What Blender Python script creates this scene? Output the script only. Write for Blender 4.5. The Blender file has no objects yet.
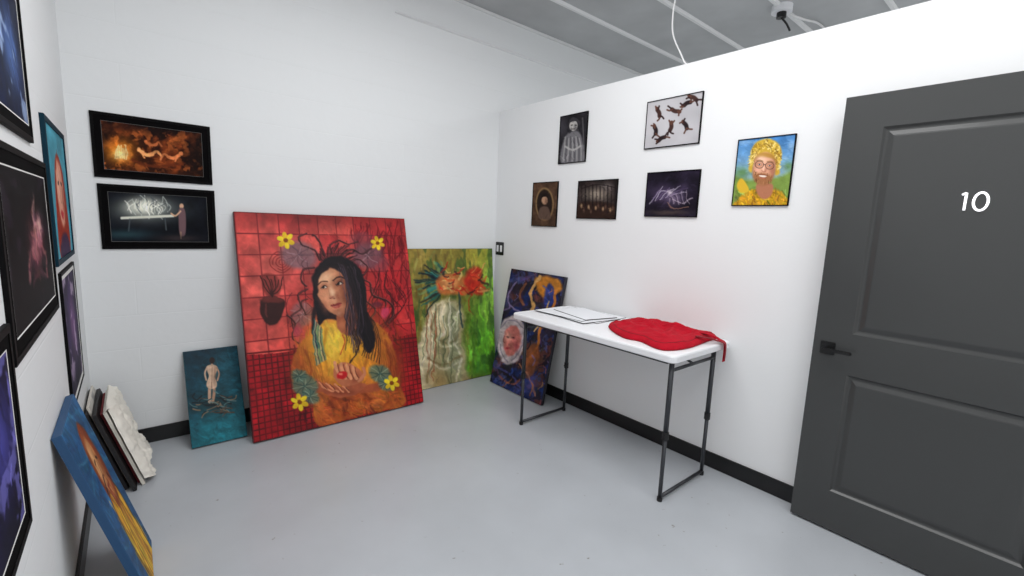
import bpy, bmesh, math, random
import numpy as np
from mathutils import Vector, Matrix
random.seed(7)
C = bpy.context.scene.collection
R = math.radians
bpy.context.scene.view_settings.view_transform = 'Standard'

# ------------------------------------------------------------ camera model
YAW, PITCH, ROLL, F, H = R(40), R(8.03), R(2.35), 455.0, 1.42
sy_, cy_ = math.sin(YAW), math.cos(YAW)
Fw = Vector((sy_*math.cos(PITCH), cy_*math.cos(PITCH), -math.sin(PITCH)))
R0 = Vector((cy_, -sy_, 0)); U0 = R0.cross(Fw)
Rc = R0*math.cos(ROLL) + U0*math.sin(ROLL)
Uc = U0*math.cos(ROLL) - R0*math.sin(ROLL)
cam = bpy.data.cameras.new('camera'); co = bpy.data.objects.new('camera', cam); C.objects.link(co)
M3 = Matrix((Rc, Uc, -Fw)).transposed()
co.matrix_world = Matrix.Translation((0, 0, H)) @ M3.to_4x4()
cam.sensor_width = 36; cam.lens = F/1024*36; cam.clip_start = 0.01
bpy.context.scene.camera = co
EYE = Vector((0, 0, H))
def ray(px, py): return Rc*(px-512) - Uc*(py-288) + Fw*F
def on(px, py, ax, val):
    d = ray(px, py); t = (val-EYE[ax])/d[ax]
    return EYE + d*t

XR, XL, YB, ZC, ZP = 2.64, -0.23, 3.42, 3.22, 2.42

# ------------------------------------------------------------ materials
def s2l(c):
    c = np.asarray(c, float)/255.0
    return np.where(c <= .04045, c/12.92, ((c+.055)/1.055)**2.4)
def mat(name, rgb, rough=.5, metal=0, bump=0, bscale=40, vary=0, vscale=3, spec=.5, emit=0):
    m = bpy.data.materials.new(name); m.use_nodes = True
    nt = m.node_tree; b = nt.nodes['Principled BSDF']
    l = s2l(rgb); b.inputs['Base Color'].default_value = (*l, 1)
    b.inputs['Roughness'].default_value = rough; b.inputs['Metallic'].default_value = metal
    b.inputs['Specular IOR Level'].default_value = spec
    if emit: b.inputs['Emission Color'].default_value = (*l, 1); b.inputs['Emission Strength'].default_value = emit
    tc = nt.nodes.new('ShaderNodeTexCoord')
    if vary:
        n = nt.nodes.new('ShaderNodeTexNoise'); n.inputs['Scale'].default_value = vscale; n.inputs['Detail'].default_value = 5
        nt.links.new(tc.outputs['Object'], n.inputs['Vector'])
        r = nt.nodes.new('ShaderNodeValToRGB')
        r.color_ramp.elements[0].position = .3; r.color_ramp.elements[1].position = .7
        r.color_ramp.elements[0].color = (*(l*(1-vary)), 1); r.color_ramp.elements[1].color = (*np.minimum(l*(1+vary), 1), 1)
        nt.links.new(n.outputs['Fac'], r.inputs['Fac']); nt.links.new(r.outputs['Color'], b.inputs['Base Color'])
    if bump:
        n = nt.nodes.new('ShaderNodeTexNoise'); n.inputs['Scale'].default_value = bscale; n.inputs['Detail'].default_value = 4
        nt.links.new(tc.outputs['Object'], n.inputs['Vector'])
        bp = nt.nodes.new('ShaderNodeBump'); bp.inputs['Strength'].default_value = bump; bp.inputs['Distance'].default_value = .01
        nt.links.new(n.outputs['Fac'], bp.inputs['Height']); nt.links.new(bp.outputs['Normal'], b.inputs['Normal'])
    return m
def paint_mat(name, rough, bump, spec):
    m = mat(name, (128, 128, 128), rough, bump=bump, bscale=90, spec=spec)
    nt = m.node_tree; a = nt.nodes.new('ShaderNodeAttribute'); a.attribute_name = 'Col'
    nt.links.new(a.outputs['Color'], nt.nodes['Principled BSDF'].inputs['Base Color'])
    return m
M = dict(
    wall=mat('white_wall_paint', (235, 236, 237), .6, bump=.05, bscale=60),
    base=mat('black_baseboard', (14, 14, 16), .4),
    ceil=mat('grey_metal_deck', (180, 182, 183), .6, vary=.12, vscale=2),
    rib=mat('light_grey_rib', (228, 229, 229), .5),
    white=mat('white_plastic', (234, 235, 238), .4, bump=.05, bscale=300),
    steel=mat('charcoal_steel', (58, 60, 64), .35, metal=.4),
    rubber=mat('black_rubber', (18, 18, 20), .6),
    door=mat('charcoal_door_paint', (61, 62, 62), .28, bump=.03, bscale=120),
    black=mat('black_metal', (12, 12, 13), .35),
    frame=mat('black_frame', (10, 9, 10), .6, spec=.08),
    mat=mat('black_mat_board', (12, 11, 12), .9, spec=.05),
    line=mat('pale_mat_bevel', (96, 96, 94), .7),
    lineW=mat('white_mat_bevel', (225, 225, 222), .7),
    bluef=mat('teal_frame', (14, 44, 58), .6, spec=.1),
    red=mat('red_fabric', (176, 10, 34), .85, bump=.3, bscale=60, vary=.12, vscale=25, spec=.2),
    redd=mat('dark_red_webbing', (128, 8, 24), .85),
    wood=mat('pine_stretcher', (190, 155, 110), .7, vary=.15, vscale=20),
    foam=mat('white_foam_board', (230, 232, 236), .6),
    cable=mat('white_cable', (225, 225, 225), .5),
)
M['paint'] = paint_mat('oil_paint', .55, .1, .25)
M['print'] = paint_mat('photo_print', .6, 0, .08)
def block_mat(name, rgb):
    mw = mat(name, rgb, .6); nt = mw.node_tree
    tc = nt.nodes.new('ShaderNodeTexCoord'); mp = nt.nodes.new('ShaderNodeMapping'); mp.inputs['Rotation'].default_value = (R(90), 0, 0)
    br = nt.nodes.new('ShaderNodeTexBrick'); br.inputs['Scale'].default_value = 1; br.inputs['Brick Width'].default_value = 3.4
    br.inputs['Row Height'].default_value = .2; br.inputs['Mortar Size'].default_value = .005; br.inputs['Mortar Smooth'].default_value = .9
    br.inputs['Color1'].default_value = (1, 1, 1, 1); br.inputs['Color2'].default_value = (1, 1, 1, 1); br.inputs['Mortar'].default_value = (0, 0, 0, 1)
    bp = nt.nodes.new('ShaderNodeBump'); bp.inputs['Strength'].default_value = .22; bp.inputs['Distance'].default_value = .003
    n2 = nt.nodes.new('ShaderNodeTexNoise'); n2.inputs['Scale'].default_value = 14; n2.inputs['Detail'].default_value = 4
    bp2 = nt.nodes.new('ShaderNodeBump'); bp2.inputs['Strength'].default_value = .14; bp2.inputs['Distance'].default_value = .01
    nt.links.new(tc.outputs['Object'], mp.inputs['Vector']); nt.links.new(mp.outputs['Vector'], br.inputs['Vector'])
    nt.links.new(br.outputs['Color'], bp.inputs['Height']); nt.links.new(tc.outputs['Object'], n2.inputs['Vector'])
    nt.links.new(n2.outputs['Fac'], bp2.inputs['Height']); nt.links.new(bp.outputs['Normal'], bp2.inputs['Normal'])
    nt.links.new(bp2.outputs['Normal'], nt.nodes['Principled BSDF'].inputs['Normal'])
    return mw
M['block'] = block_mat('painted_block_wall', (230, 232, 233))
mf = mat('grey_epoxy_floor', (180, 184, 189), .28, bump=.06, bscale=8, vary=.06, vscale=2.2); nt = mf.node_tree
b = nt.nodes['Principled BSDF']; src = b.inputs['Base Color'].links[0].from_socket
n3 = nt.nodes.new('ShaderNodeTexNoise'); n3.inputs['Scale'].default_value = 26; n3.inputs['Detail'].default_value = 3
t3 = [n for n in nt.nodes if n.type == 'TEX_COORD'][0]; nt.links.new(t3.outputs['Object'], n3.inputs['Vector'])
r3 = nt.nodes.new('ShaderNodeValToRGB'); r3.color_ramp.elements[0].position = .71; r3.color_ramp.elements[1].position = .77
nt.links.new(n3.outputs['Fac'], r3.inputs['Fac'])
mx = nt.nodes.new('ShaderNodeMix'); mx.data_type = 'RGBA'
nt.links.new(r3.outputs['Color'], mx.inputs['Factor']); nt.links.new(src, mx.inputs[6]); mx.inputs[7].default_value = (.24, .23, .22, 1)
nt.links.new(mx.outputs[2], b.inputs['Base Color'])
M['floor'] = mf
def cmat(name, rgb, rough=.6): return mat(name, rgb, rough, bump=.1, bscale=200)

# ------------------------------------------------------------ mesh helpers
def obj(name, bm, m, parent=None, smooth=False, bev=0):
    if bev: bmesh.ops.bevel(bm, geom=list(bm.edges), offset=bev, segments=2, affect='EDGES', clamp_overlap=True)
    bmesh.ops.recalc_face_normals(bm, faces=bm.faces)
    me = bpy.data.meshes.new(name); bm.to_mesh(me); bm.free()
    if smooth: me.polygons.foreach_set('use_smooth', [True]*len(me.polygons))
    me.materials.append(m); o = bpy.data.objects.new(name, me); C.objects.link(o)
    if parent: o.parent = parent
    return o
def box(bm, x0, y0, z0, x1, y1, z1):
    v = [bm.verts.new(p) for p in ((x0,y0,z0),(x1,y0,z0),(x1,y1,z0),(x0,y1,z0),(x0,y0,z1),(x1,y0,z1),(x1,y1,z1),(x0,y1,z1))]
    for f in ((0,3,2,1),(4,5,6,7),(0,1,5,4),(1,2,6,5),(2,3,7,6),(3,0,4,7)): bm.faces.new([v[i] for i in f])
def BX(*a):
    bm = bmesh.new(); box(bm, *a); return bm
def tube(bm, pts, r, seg=10, closed=False, flat=None):
    pts = [Vector(p) for p in pts]; n = len(pts); rings = []
    up = None
    for i, p in enumerate(pts):
        a = pts[i-1] if (i or closed) else p; c = pts[(i+1) % n] if (i < n-1 or closed) else p
        t = (c-a).normalized()
        if up is None: up = Vector((0, 0, 1)) if abs(t.z) < .9 else Vector((1, 0, 0))
        e1 = (up - t*up.dot(t)).normalized(); up = e1; e2 = t.cross(e1)
        ring = []
        for k in range(seg):
            d = (e1*math.cos(2*math.pi*k/seg) + e2*math.sin(2*math.pi*k/seg))*r
            if flat: d.y *= flat
            ring.append(bm.verts.new(p + d))
        rings.append(ring)
    for i in range(n if closed else n-1):
        A, B = rings[i], rings[(i+1) % n]
        for k in range(seg): bm.faces.new((A[k], A[(k+1) % seg], B[(k+1) % seg], B[k]))
    if not closed: bm.faces.new(rings[0][::-1]); bm.faces.new(rings[-1])
def TB(pts, r, seg=10, closed=False, flat=None):
    bm = bmesh.new(); tube(bm, pts, r, seg, closed, flat); return bm
def rring(bm, w0, h0, y0, w1, h1, y1, zc, xc=0):
    L = []
    for w, h, y in ((w0, h0, y0), (w1, h1, y1)):
        L.append([bm.verts.new((xc+sx*w/2, y, zc+sz*h/2)) for sx, sz in ((-1,-1),(1,-1),(1,1),(-1,1))])
    for k in range(4): bm.faces.new((L[0][k], L[0][(k+1) % 4], L[1][(k+1) % 4], L[1][k]))
    return L
def cr(pts, closed=False, n=6):
    P = [np.array(p, float) for p in pts]; N = len(P); out = []
    for i in range(N if closed else N-1):
        g = lambda j: P[j % N] if closed else P[max(0, min(N-1, j))]
        p0, p1, p2, p3 = g(i-1), g(i), g(i+1), g(i+2)
        for k in range(n):
            t = k/n
            out.append(.5*((2*p1)+(-p0+p2)*t+(2*p0-5*p1+4*p2-p3)*t*t+(-p0+3*p1-3*p2+p3)*t**3))
    if not closed: out.append(P[-1])
    return out
def thing(name, label, cat, loc=(0,0,0), rot=(0,0,0), group=None, kind=None):
    o = bpy.data.objects.new(name, None); C.objects.link(o); o.location = loc; o.rotation_euler = rot
    o.empty_display_size = .1
    if label: o['label'] = label
    if cat: o['category'] = cat
    if group: o['group'] = group
    if kind: o['kind'] = kind
    return o
def struct(name, bm, m, bev=0, smooth=False):
    o = obj(name, bm, m, bev=bev, smooth=smooth); o['kind'] = 'structure'; return o

# ------------------------------------------------------------ painter
def vn(X, Y, sc, seed):
    g = np.random.RandomState(seed).rand(64, 64)
    x = X/sc+500; y = Y/sc+500; xi = np.floor(x).astype(int); yi = np.floor(y).astype(int)
    fx = x-xi; fy = y-yi; fx = fx*fx*(3-2*fx); fy = fy*fy*(3-2*fy)
    a = g[yi % 64, xi % 64]; b_ = g[yi % 64, (xi+1) % 64]; c = g[(yi+1) % 64, xi % 64]; d = g[(yi+1) % 64, (xi+1) % 64]
    return (a*(1-fx)+b_*fx)*(1-fy)+(c*(1-fx)+d*fx)*fy
def fbm(X, Y, sc, seed): return vn(X, Y, sc, seed)*.55+vn(X, Y, sc/2.1, seed+1)*.3+vn(X, Y, sc/4.3, seed+2)*.15
class Art:
    def __init__(s, nu, nv, corners, base):
        s.nu, s.nv = nu, nv
        U, V = np.meshgrid(np.linspace(0, 1, nu), np.linspace(0, 1, nv)); s.U, s.V = U.ravel(), V.ravel()
        if corners:
            A = []; B = []
            for (u, v), (x, y) in zip(((0,0),(1,0),(1,1),(0,1)), corners):
                A.append([u, v, 1, 0, 0, 0, -u*x, -v*x]); B.append(x)
                A.append([0, 0, 0, u, v, 1, -u*y, -v*y]); B.append(y)
            h = np.linalg.solve(np.array(A, float), np.array(B, float))
            w = h[6]*s.U+h[7]*s.V+1
            s.X = (h[0]*s.U+h[1]*s.V+h[2])/w; s.Y = (h[3]*s.U+h[4]*s.V+h[5])/w
        else: s.X, s.Y = s.U*100, s.V*100
        s.X0, s.Y0 = s.X.copy(), s.Y.copy()
        s.C = np.tile(np.array(base, float), (nu*nv, 1)); s.T = lambda p: p
    def warp(s, amp, sc, seed):
        s.X = s.X0+amp*(fbm(s.X0, s.Y0, sc, seed)*2-1); s.Y = s.Y0+amp*(fbm(s.X0, s.Y0, sc, seed+7)*2-1); return s
    def local(s, ox, oy, ang, sc=1):
        c, n = math.cos(R(ang)), math.sin(R(ang))
        s.T = lambda p: (ox+sc*(p[0]*c-p[1]*n), oy+sc*(p[0]*n+p[1]*c)); s.ta = ang; s.ts = sc; return s
    def glob(s): s.T = lambda p: p; s.ta = 0; s.ts = 1; return s
    ta = 0; ts = 1
    def _i(s, x0, y0, x1, y1): return np.where((s.X > x0) & (s.X < x1) & (s.Y > y0) & (s.Y < y1))[0]
    def _m(s, i, m, col, a): s.C[i] += (np.array(col, float)-s.C[i])*(m*a)[:, None]
    def ell(s, cx, cy, rx, ry, col, rot=0, a=1, soft=1.0):
        cx, cy = s.T((cx, cy)); rot += s.ta; rx *= s.ts; ry *= s.ts
        e = max(rx, ry)+soft; i = s._i(cx-e, cy-e, cx+e, cy+e); c, n = math.cos(R(rot)), math.sin(R(rot))
        dx, dy = s.X[i]-cx, s.Y[i]-cy; X = (dx*c+dy*n)/rx; Y = (-dx*n+dy*c)/ry
        d = (np.sqrt(X*X+Y*Y)-1)*min(rx, ry); s._m(i, np.clip(.5-d/soft, 0, 1), col, a); return s
    def glow(s, cx, cy, rx, ry, col, a=1, rot=0):
        cx, cy = s.T((cx, cy)); rot += s.ta; rx *= s.ts; ry *= s.ts
        c, n = math.cos(R(rot)), math.sin(R(rot)); dx, dy = s.X-cx, s.Y-cy
        X = (dx*c+dy*n)/rx; Y = (-dx*n+dy*c)/ry
        s._m(np.arange(len(s.X)), np.exp(-(X*X+Y*Y)), col, a); return s
    def _seg(s, X, Y, pts, closed):
        d = np.full(len(X), 1e9); n = len(pts)
        for k in range(n if closed else n-1):
            ax, ay = pts[k]; bx, by = pts[(k+1) % n]; vx, vy = bx-ax, by-ay
            t = np.clip(((X-ax)*vx+(Y-ay)*vy)/(vx*vx+vy*vy+1e-9), 0, 1)
            d = np.minimum(d, (X-ax-t*vx)**2+(Y-ay-t*vy)**2)
        return np.sqrt(d)
    def poly(s, pts, col, a=1, soft=.9, sm=True):
        pts = [s.T(p) for p in pts]
        if sm: pts = cr(pts, True, 4)
        xs = [p[0] for p in pts]; ys = [p[1] for p in pts]; i = s._i(min(xs)-soft, min(ys)-soft, max(xs)+soft, max(ys)+soft)
        X, Y = s.X[i], s.Y[i]; ins = np.zeros(len(X), bool); n = len(pts)
        for k in range(n):
            ax, ay = pts[k]; bx, by = pts[(k+1) % n]
            if ay == by: continue
            ins ^= ((ay > Y) != (by > Y)) & (X < (bx-ax)*(Y-ay)/(by-ay)+ax)
        d = s._seg(X, Y, pts, True); d = np.where(ins, -d, d)
        s._m(i, np.clip(.5-d/soft, 0, 1), col, a); return s
    def line(s, pts, w, col, a=1, soft=.8, sm=True):
        pts = [s.T(p) for p in pts]; w *= s.ts
        if sm and len(pts) > 2: pts = cr(pts, False, 4)
        xs = [p[0] for p in pts]; ys = [p[1] for p in pts]; e = w+soft; i = s._i(min(xs)-e, min(ys)-e, max(xs)+e, max(ys)+e)
        d = s._seg(s.X[i], s.Y[i], pts, False)-w/2
        s._m(i, np.clip(.5-d/soft, 0, 1), col, a); return s
    def noise(s, sc, amt, seed, ax=1, ay=1):
        s.C *= (1+amt*(fbm(s.X*ax, s.Y*ay, sc, seed)*2-1))[:, None]; return s
    def blot(s, sc, thr, col, a, seed, soft=.06, reg=None, ax=1, ay=1):
        m = np.clip((fbm(s.X*ax, s.Y*ay, sc, seed)-thr)/soft, 0, 1)
        if reg:
            cx, cy, rx, ry = reg; m = m*np.clip(1.6-1.2*np.sqrt(((s.X-cx)/rx)**2+((s.Y-cy)/ry)**2), 0, 1)
        s._m(np.arange(len(s.X)), m, col, a); return s
    def grad(s, x0, y0, c0, x1, y1, c1, a=1):
        vx, vy = x1-x0, y1-y0; t = np.clip(((s.X-x0)*vx+(s.Y-y0)*vy)/(vx*vx+vy*vy), 0, 1)[:, None]
        col = np.array(c0, float)*(1-t)+np.array(c1, float)*t; s.C += (col-s.C)*a; return s
    def strokes(s, n, ln, w, jit, ang, spread, seed, reg=None, a=.7, hue=0):
        rs = np.random.RandomState(seed)
        if reg:
            x0, y0, x1, y1 = reg; pool = s._i(x0, y0, x1, y1)
        else: pool = np.arange(len(s.X))
        for k in range(n):
            i = pool[rs.randint(len(pool))]; x, y = s.X[i], s.Y[i]
            col = np.clip(s.C[i]*(1+jit*rs.uniform(-1, 1))+hue*rs.uniform(-1, 1, 3), 0, 255)
            an = R(ang+spread*rs.uniform(-1, 1)); l = ln*rs.uniform(.4, 1)/2; dx, dy = l*math.cos(an), l*math.sin(an); b_ = rs.uniform(-.3, .3)
            s.line([(x-dx, y-dy), (x-b_*dy, y+b_*dx), (x+dx, y+dy)], w*rs.uniform(.6, 1.2), col, a, .7)
        return s
    def build(s, name, parent, w, h, y, z0, m, gain=1.0):
        n = s.nu*s.nv; co_ = np.stack([(s.U-.5)*w, np.full(n, y), z0+(1-s.V)*h], 1)
        I = np.arange(n).reshape(s.nv, s.nu); a = I[:-1, :-1].ravel(); b_ = I[1:, :-1].ravel(); c = I[1:, 1:].ravel(); d = I[:-1, 1:].ravel()
        f = np.stack([a, b_, c, d], 1)
        me = bpy.data.meshes.new(name); me.vertices.add(n); me.vertices.foreach_set('co', co_.ravel())
        me.loops.add(len(f)*4); me.loops.foreach_set('vertex_index', f.ravel().astype(np.int32))
        me.polygons.add(len(f)); me.polygons.foreach_set('loop_start', (np.arange(len(f))*4).astype(np.int32))
        me.update(calc_edges=True); me.validate()
        at = me.color_attributes.new('Col', 'FLOAT_COLOR', 'POINT')
        col = np.ones((n, 4)); col[:, :3] = s2l(np.clip(s.C*gain, 0, 255)); at.data.foreach_set('color', col.ravel())
        me.materials.append(m); o = bpy.data.objects.new(name, me); C.objects.link(o); o.parent = parent; return o

# ------------------------------------------------------------ room shell
struct('floor', BX(XL-.1, -1.0, -.08, 6.5, YB+.1, 0), M['floor'])
struct('ceiling', BX(XL-.1, -1.0, ZC, 6.5, YB+.1, ZC+.06), M['ceil'])
struct('wall_back', BX(XL-.1, YB, 0, 6.5, YB+.1, ZC), M['block'])
struct('wall_left', BX(XL-.1, -1.0, 0, XL, YB, ZC), M['block'])
struct('wall_right', BX(XR, -1.0, 0, XR+.12, YB, ZP), M['wall'], bev=.002)
struct('wall_far', BX(6.4, -1.0, 0, 6.5, YB, ZC), M['wall'])
struct('baseboard_back', BX(XL+.012, YB-.012, 0, XR-.012, YB, .095), M['base'], bev=.003)
struct('baseboard_left', BX(XL, -1.0, 0, XL+.012, YB, .095), M['base'], bev=.003)
struct('baseboard_right', BX(XR-.012, -1.0, 0, XR, YB, .095), M['base'], bev=.003)
struct('trim_1', BX(XL, YB-.02, ZC-.022, 6.4, YB, ZC), M['rib'], bev=.004)
k = 2
for y in (2.86, 2.27, 1.68, 1.09, .5):
    bm = bmesh.new()
    prof = [(-.022, 0), (-.012, -.02), (.012, -.02), (.022, 0)]
    A = [bm.verts.new((XL, y+a, ZC+b_)) for a, b_ in prof]; B = [bm.verts.new((6.4, y+a, ZC+b_)) for a, b_ in prof]
    for q in range(4): bm.faces.new((A[q], A[(q+1) % 4], B[(q+1) % 4], B[q]))
    bm.faces.new(A); bm.faces.new(B[::-1]); struct('trim_%d' % k, bm, M['rib']); k += 1
cd = on(395, 12, 1, YB)
struct('trim_7', TB([(cd.x, YB-.005, cd.z), (6.3, YB-.005, cd.z)], .008, 10), M['wall'], smooth=True)  # thin white-painted conduit along the upper back wall

# ------------------------------------------------------------ door
DY = .245; W2 = .465
D = thing('door_1', None, None, (2.525, DY, 0), (0, 0, R(-90)), kind='structure')
bm = bmesh.new(); px_ = W2-.150; xs = [-W2, -px_, px_, W2]; zs = [.012, .205, .785, .98, 1.90, 2.045]
for i in range(3):
    for j in range(5):
        if i == 1 and j in (1, 3): continue
        bm.faces.new([bm.verts.new(p) for p in ((xs[i],0,zs[j]),(xs[i+1],0,zs[j]),(xs[i+1],0,zs[j+1]),(xs[i],0,zs[j+1]))])
for z0, z1 in ((.205, .785), (.98, 1.90)):
    prof = [(0, 0), (.008, .009), (.014, .011), (.020, .0105), (.038, .003), (.044, .002)]
    w, h, zc = 2*px_, z1-z0, (z0+z1)/2
    for (a, ya), (b_, yb) in zip(prof, prof[1:]): rring(bm, w-2*a, h-2*a, ya, w-2*b_, h-2*b_, yb, zc)
    a = .044; bm.faces.new([bm.verts.new((sx*(w/2-a), .002, zc+sz*(h/2-a))) for sx, sz in ((-1,-1),(1,-1),(1,1),(-1,1))])
h, zc = 2.033, 1.0285
rring(bm, 2*W2, h, 0, 2*W2, h, .036, zc)
bm.faces.new([bm.verts.new((sx*W2, .036, zc+sz*h/2)) for sx, sz in ((-1,-1),(1,-1),(1,1),(-1,1))])
bmesh.ops.remove_doubles(bm, verts=bm.verts, dist=1e-5)
obj('slab', bm, M['door'], D)
hx = DY-.648
hd = obj('handle', BX(hx-.03, -.009, .866, hx+.03, 0, .926), M['black'], D, bev=.003)
bm = bmesh.new(); tube(bm, [(hx, 0, .896), (hx, -.045, .896)], .010, 12)
box(bm, hx-.012, -.055, .888, hx+.105, -.043, .904); obj('lever', bm, M['black'], hd, bev=.003)
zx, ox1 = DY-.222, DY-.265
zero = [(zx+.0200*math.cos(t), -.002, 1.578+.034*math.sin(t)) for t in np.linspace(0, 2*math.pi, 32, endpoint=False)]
M['digit'] = mat('white_number_glow', (252, 252, 255), .4, emit=.9)  # plain white digits with emission added to make them glow
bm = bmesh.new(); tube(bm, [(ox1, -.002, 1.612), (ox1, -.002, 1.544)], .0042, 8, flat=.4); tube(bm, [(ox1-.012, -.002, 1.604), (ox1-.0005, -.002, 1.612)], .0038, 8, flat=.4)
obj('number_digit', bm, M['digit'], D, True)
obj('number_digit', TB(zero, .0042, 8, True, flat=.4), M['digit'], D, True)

# ------------------------------------------------------------ pictures
def framed(label, group, cxyz, w, h, rz, art, fw=.02, mw_=0, line=0, t=.010, fm='frame', nm='framed_picture', cat='picture', lm='line', gain=1.02):
    o = thing(nm, label, cat, cxyz, (0, 0, rz), group)
    bm = bmesh.new(); zc = h/2
    rring(bm, w, h, 0, w, h, -t+.0015, zc); rring(bm, w, h, -t+.0015, w-.003, h-.003, -t, zc)
    rring(bm, w-.003, h-.003, -t, w-2*fw, h-2*fw, -t, zc); rring(bm, w-2*fw, h-2*fw, -t, w-2*fw, h-2*fw, -.004, zc)
    bm.faces.new([bm.verts.new((sx*w/2, -.002, zc+sz*h/2)) for sx, sz in ((-1,-1),(1,-1),(1,1),(-1,1))])
    obj('frame', bm, M[fm], o)
    pw, ph = w-2*fw, h-2*fw
    if mw_:
        bm = bmesh.new(); rring(bm, pw, ph, -t*.75, pw-2*mw_, ph-2*mw_, -t*.75, zc); obj('mat_board', bm, M['mat'], o)
        pw -= 2*mw_; ph -= 2*mw_
    if line:
        bm = bmesh.new(); rring(bm, pw, ph, -t*.75, pw-2*line, ph-2*line, -t*.7, zc); obj('mat_bevel', bm, M[lm], o)
        pw -= 2*line; ph -= 2*line
    art.build('print', o, pw, ph, -t*.68, zc-ph/2, M['print'], gain)
    return o
def wall_pic(ax, val, cs, rz, **kw):
    P = [on(x, y, ax, val) for x, y in cs]; o = 1-ax
    l = (P[0][o]+P[3][o])/2; r = (P[1][o]+P[2][o])/2; t = (P[0].z+P[1].z)/2; b_ = (P[2].z+P[3].z)/2
    loc = [0, 0, b_]; loc[ax] = val; loc[o] = (l+r)/2
    return framed(cxyz=loc, w=abs(r-l), h=t-b_, rz=rz, **kw)
def solve_lean(d, L, t):
    th = .1
    for _ in range(40): th = math.asin(min(.9, (d-t*math.cos(th))/L))
    return th
def canvas(nm, label, cat, face, pos_along, foot, w, L, t, art, edge, group=None, th=None, z=0, gain=.9):
    d = {'back': YB-foot, 'right': XR-foot, 'left': foot-XL}[face]-.002
    if th is None: th = solve_lean(d, L, t)
    loc = {'back': (pos_along, foot, 0), 'right': (foot, pos_along, 0), 'left': (foot, pos_along, 0)}[face]
    rz = {'back': 0, 'right': R(-90), 'left': R(90)}[face]
    o = thing(nm, label, cat, (loc[0], loc[1], t*math.sin(th)+.001+z), (-th, 0, rz), group)
    bm = bmesh.new()
    rring(bm, w, L, t, w, L, .002, L/2); rring(bm, w, L, .002, w-.004, L-.004, 0, L/2)
    rring(bm, w, L, t, w-.03, L-.03, t, L/2)
    obj('canvas_edge', bm, edge, o)
    bm = bmesh.new(); b_ = min(.035, w*.12)
    rring(bm, w-.006, L-.006, t-.001, w-2*b_, L-2*b_, t-.001, L/2); rring(bm, w-2*b_, L-2*b_, t-.001, w-2*b_, L-2*b_, .004, L/2)
    obj('stretcher_frame', bm, M['wood'], o)
    art.build('painted_face', o, w-.004, L-.004, 0, .002, M['paint'], gain)
    return o, th

# ---- big red portrait
A = Art(300, 340, [(230,213),(403,215),(423,401),(254,447)], (196,62,58))
rs = np.random.RandomState(3)
T = rs.rand(14, 12); ti = np.floor(A.U*9.3).astype(int); tj = np.floor(A.V*10.5).astype(int)
sh = T[tj, ti][:, None]; A.C[:] = np.array((172,40,42))*(1-sh)+np.array((214,84,74))*sh
A.glow(258, 300, 34, 70, (224,100,90), .6).glow(395, 290, 26, 70, (176,24,34), .7).glow(320,216,90,10,(120,24,26),.75).glow(300,262,40,30,(206,110,100),.4)
A.noise(14, .3, 5); A.strokes(500, 9, 1.6, .16, 80, 60, 6, a=.5)
gx = np.abs((A.U*9.3) % 1-.5); gy = np.abs((A.V*10.5) % 1-.5)
A._m(np.arange(len(A.U)), (np.clip((np.maximum(gx, gy)-.458)/.03, 0, 1))*(.5+.8*fbm(A.X, A.Y, 20, 8)), (96,16,24), .8)
low = A.V > .625+.01*np.sin(A.U*9)
cx_ = np.abs((A.U*34) % 1-.5); cy2 = np.abs((A.V*40) % 1-.5); grid = np.clip((np.maximum(cx_, cy2)-.32)/.16, 0, 1)
i = np.where(low)[0]; A.C[i] = np.array((158,18,28)); A.C[i] *= (.6+.8*fbm(A.X[i], A.Y[i], 12, 9))[:, None]
A._m(i, grid[i]*(.4+.9*fbm(A.X[i], A.Y[i], 16, 4)), (60,10,16), .9)
A.line([(243,358),(290,352),(300,350)], 1.6, (90,14,18)); A.line([(380,342),(419,336)], 1.6, (90,14,18))
A.warp(1.6, 9, 60)
rs = np.random.RandomState(12)
for k in range(34):
    x = 348+rs.rand()*54; y = 216+rs.rand()*20; l = 20+rs.rand()*60; A.line([(x, y), (x+rs.uniform(-8,8), y+l*.5), (x+rs.uniform(-6,14), y+l)], .7+rs.rand(), (104,8,20), .75)
for k in range(26):
    x = 372+rs.rand()*36; y = 258+rs.rand()*44; A.line([(x, y), (x+rs.uniform(-10,14), y+16+rs.rand()*10), (x+rs.uniform(-18,22), y+34+rs.rand()*22)], .7+rs.rand()*.8, ((100,6,18),(56,8,16),(210,40,44))[k % 3], .7)
for r_ in (3, 6, 9, 12): A.line([(279+r_*math.cos(t+r_), 263+r_*.9*math.sin(t+r_)) for t in np.linspace(0, 5.6, 14)], .9, (120,26,26), .8)
A.ell(296,256,19,14,(128,100,108),15,.8,5).ell(366,254,16,13,(118,82,92),-10,.8,5).ell(301,316,11,13,(140,100,104),0,.7,4).ell(360,238,12,8,(130,62,70),0,.6,4).ell(378,262,10,8,(120,60,70),0,.6,4)
for (x, y) in ((296,256),(366,254),(301,316)):
    for q in range(9): A.line([(x, y), (x+6*math.cos(q*.7+.2), y+6*math.sin(q*.7)), (x+13*math.cos(q*.7), y+11*math.sin(q*.7))], .8, ((80,56,66),(176,140,146))[q % 2], .6)
A.poly([(258,303),(261,322),(268,328),(279,323),(283,303),(272,299)], (44,18,18), .95, 1.5); A.ell(270,302,12,3,(104,40,36),0,.9,1.5); A.line([(263,306),(265,320)],1.4,(110,50,44),.7)
A.poly([(259,282),(264,276),(274,278),(278,290),(274,299),(264,298)], (112,38,34), .7, 2)
for k in range(7): A.line([(270,300),(263+k*2.4,290-(k%3)*2),(258+k*3.6,279+(k%2)*3)], 1.2, (54,18,18), .9)
cc = (38,14,18)
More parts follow.
